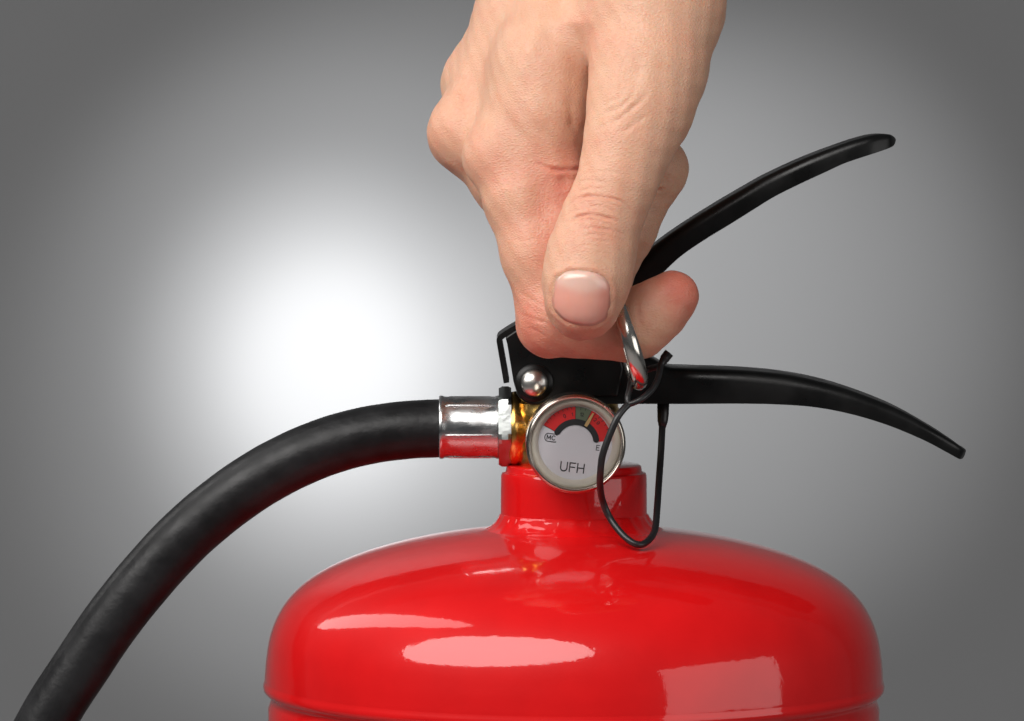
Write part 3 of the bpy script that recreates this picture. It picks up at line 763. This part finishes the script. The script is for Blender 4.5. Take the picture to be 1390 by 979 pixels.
cr.elements[1].position = 1.0; cr.elements[1].color = (0.62, 0.19, 0.13, 1)
e_ = cr.elements.new(0.35); e_.color = (0.66, 0.36, 0.24, 1)
nt.links.new(fac, rp.inputs[0]); nt.links.new(rp.outputs[0], b.inputs['Base Color'])
# pores and fine crossing lines
vor = node(M_skin, 'ShaderNodeTexVoronoi', feature='DISTANCE_TO_EDGE'); vor.inputs['Scale'].default_value = 1300
mp = node(M_skin, 'ShaderNodeMapping'); mp.inputs['Scale'].default_value = (0.7, 1, 1.25)
wn = node(M_skin, 'ShaderNodeTexNoise'); wn.inputs['Scale'].default_value = 350; wn.inputs['Detail'].default_value = 4
nt.links.new(tc.outputs['Object'], mp.inputs[0]); nt.links.new(mp.outputs[0], vor.inputs['Vector']); nt.links.new(tc.outputs['Object'], wn.inputs['Vector'])
b1 = node(M_skin, 'ShaderNodeBump'); b1.inputs['Distance'].default_value = 0.00022; b1.inputs['Strength'].default_value = 0.8
b2 = node(M_skin, 'ShaderNodeBump'); b2.inputs['Distance'].default_value = 0.0005; b2.inputs['Strength'].default_value = 0.22
nt.links.new(vor.outputs['Distance'], b1.inputs['Height']); nt.links.new(wn.outputs[0], b2.inputs['Height'])
nt.links.new(b2.outputs[0], b1.inputs['Normal']); nt.links.new(b1.outputs[0], b.inputs['Normal'])

hand = link('hand', hm, M_skin)
hand['label'] = 'bare right hand with thumb pressed on index finger, pulling the steel ring'
hand['category'] = 'hand'

# thumbnail: curved plate lying on the nail bed
def bed(px, py):
    """first skin depth (mm) along the view through the photo point"""
    i = (HX0 - px) ** 2 + (HY0 - py) ** 2
    k = np.argsort(i)[:6]; w = 1 / (i[k] + 0.3)
    return float((HV0[sel][k, 1] * w).sum() / w.sum())
sel = np.where((HX > 720) & (HX < 865) & (HY > 340) & (HY < 470) & (HN[:, 1] < 0.05) & (HV0[:, 1] < -47))[0]
HX0, HY0 = HX[sel], HY[sel]
nc = (789.5, 405); rings = 9; seg = len(NAIL) * 4
outl = [(v.x, v.y) for v in catmull([(a, b_, 0) for a, b_ in NAIL + [NAIL[0]]], 4)][:-1]
vs_ = []; fs_ = []
for r in range(rings + 1):
    t = r / rings
    for (x, y) in outl:
        px, py = nc[0] + (x - nc[0]) * t, nc[1] + (y - nc[1]) * t
        e = max(0, (t - 0.80) / 0.20); e = e * e * (3 - 2 * e)
        lift = (0.26 + 0.55 * (1 - ((px - 789.5) / 41) ** 2)) * (1 - e) + 0.03 * e + (0.10 * e if py > 425 else 0)
        if r == 0 and vs_: continue
        vs_.append(Pm(px, py, bed(px, py) - lift))
n = len(outl)
for k in range(n): fs_.append((0, 1 + k, 1 + (k + 1) % n))
for r in range(1, rings):
    for k in range(n):
        a0 = 1 + (r - 1) * n; b0 = 1 + r * n; j = (k + 1) % n
        fs_.append((a0 + k, b0 + k, b0 + j, a0 + j))
M_nail = mat('nail', (0.70, 0.40, 0.34), 0.20, 0, **{'Subsurface Weight': 0.3, 'Subsurface Scale': 0.0015, 'Specular IOR Level': 0.5, 'Coat Weight': 0.45, 'Coat Roughness': 0.2})
nt = M_nail.node_tree
# pale moon at the root, pink bed, white free edge
at = node(M_nail, 'ShaderNodeAttribute', attribute_name='tone'); tc = node(M_nail, 'ShaderNodeTexCoord')
mp = node(M_nail, 'ShaderNodeMapping'); mp.inputs['Scale'].default_value = (1, 1, 0.08)
nz = node(M_nail, 'ShaderNodeTexNoise'); nz.inputs['Scale'].default_value = 900; nz.inputs['Detail'].default_value = 3
bp = node(M_nail, 'ShaderNodeBump'); bp.inputs['Distance'].default_value = 0.0001; bp.inputs['Strength'].default_value = 0.5
rp = node(M_nail, 'ShaderNodeValToRGB'); cr = rp.color_ramp
cr.elements[0].position = 0.0; cr.elements[0].color = (0.76, 0.29, 0.22, 1)
cr.elements[1].position = 1.0; cr.elements[1].color = (0.80, 0.55, 0.46, 1)
nt.links.new(at.outputs['Fac'], rp.inputs[0]); nt.links.new(rp.outputs[0], nt.nodes['Principled BSDF'].inputs['Base Color'])
nt.links.new(tc.outputs['Object'], mp.inputs[0]); nt.links.new(mp.outputs[0], nz.inputs['Vector'])
nt.links.new(nz.outputs[0], bp.inputs['Height']); nt.links.new(bp.outputs[0], nt.nodes['Principled BSDF'].inputs['Normal'])
nail = from_py('thumbnail', vs_, fs_, M_nail, hand)
tx_, ty_ = to_px(np.array([tuple(v) for v in vs_]) * 1000)
uu = (tx_ - 789.5) / 40; moon = 0.95 / (1 + np.exp((ty_ - (396 - 13 * uu * uu + 3 * uu)) / 3.2)); tip = 1.0 / (1 + np.exp(-(ty_ - (438 - 7 * uu * uu)) / 1.0))
tone = np.clip(0.15 + 0.6 * moon + 0.6 * tip - 0.25 * np.exp(-((uu - .85) / .25) ** 2), 0, 1)
nail.data.attributes.new('tone', 'FLOAT', 'POINT').data.foreach_set('value', tone.astype(np.float32))
md = nail.modifiers.new('thickness', 'SOLIDIFY'); md.thickness = 0.0003; md.offset = -1
nail['label'] = 'pink thumbnail with pale moon'

for root in (ext, pr, seal): adopt(root)
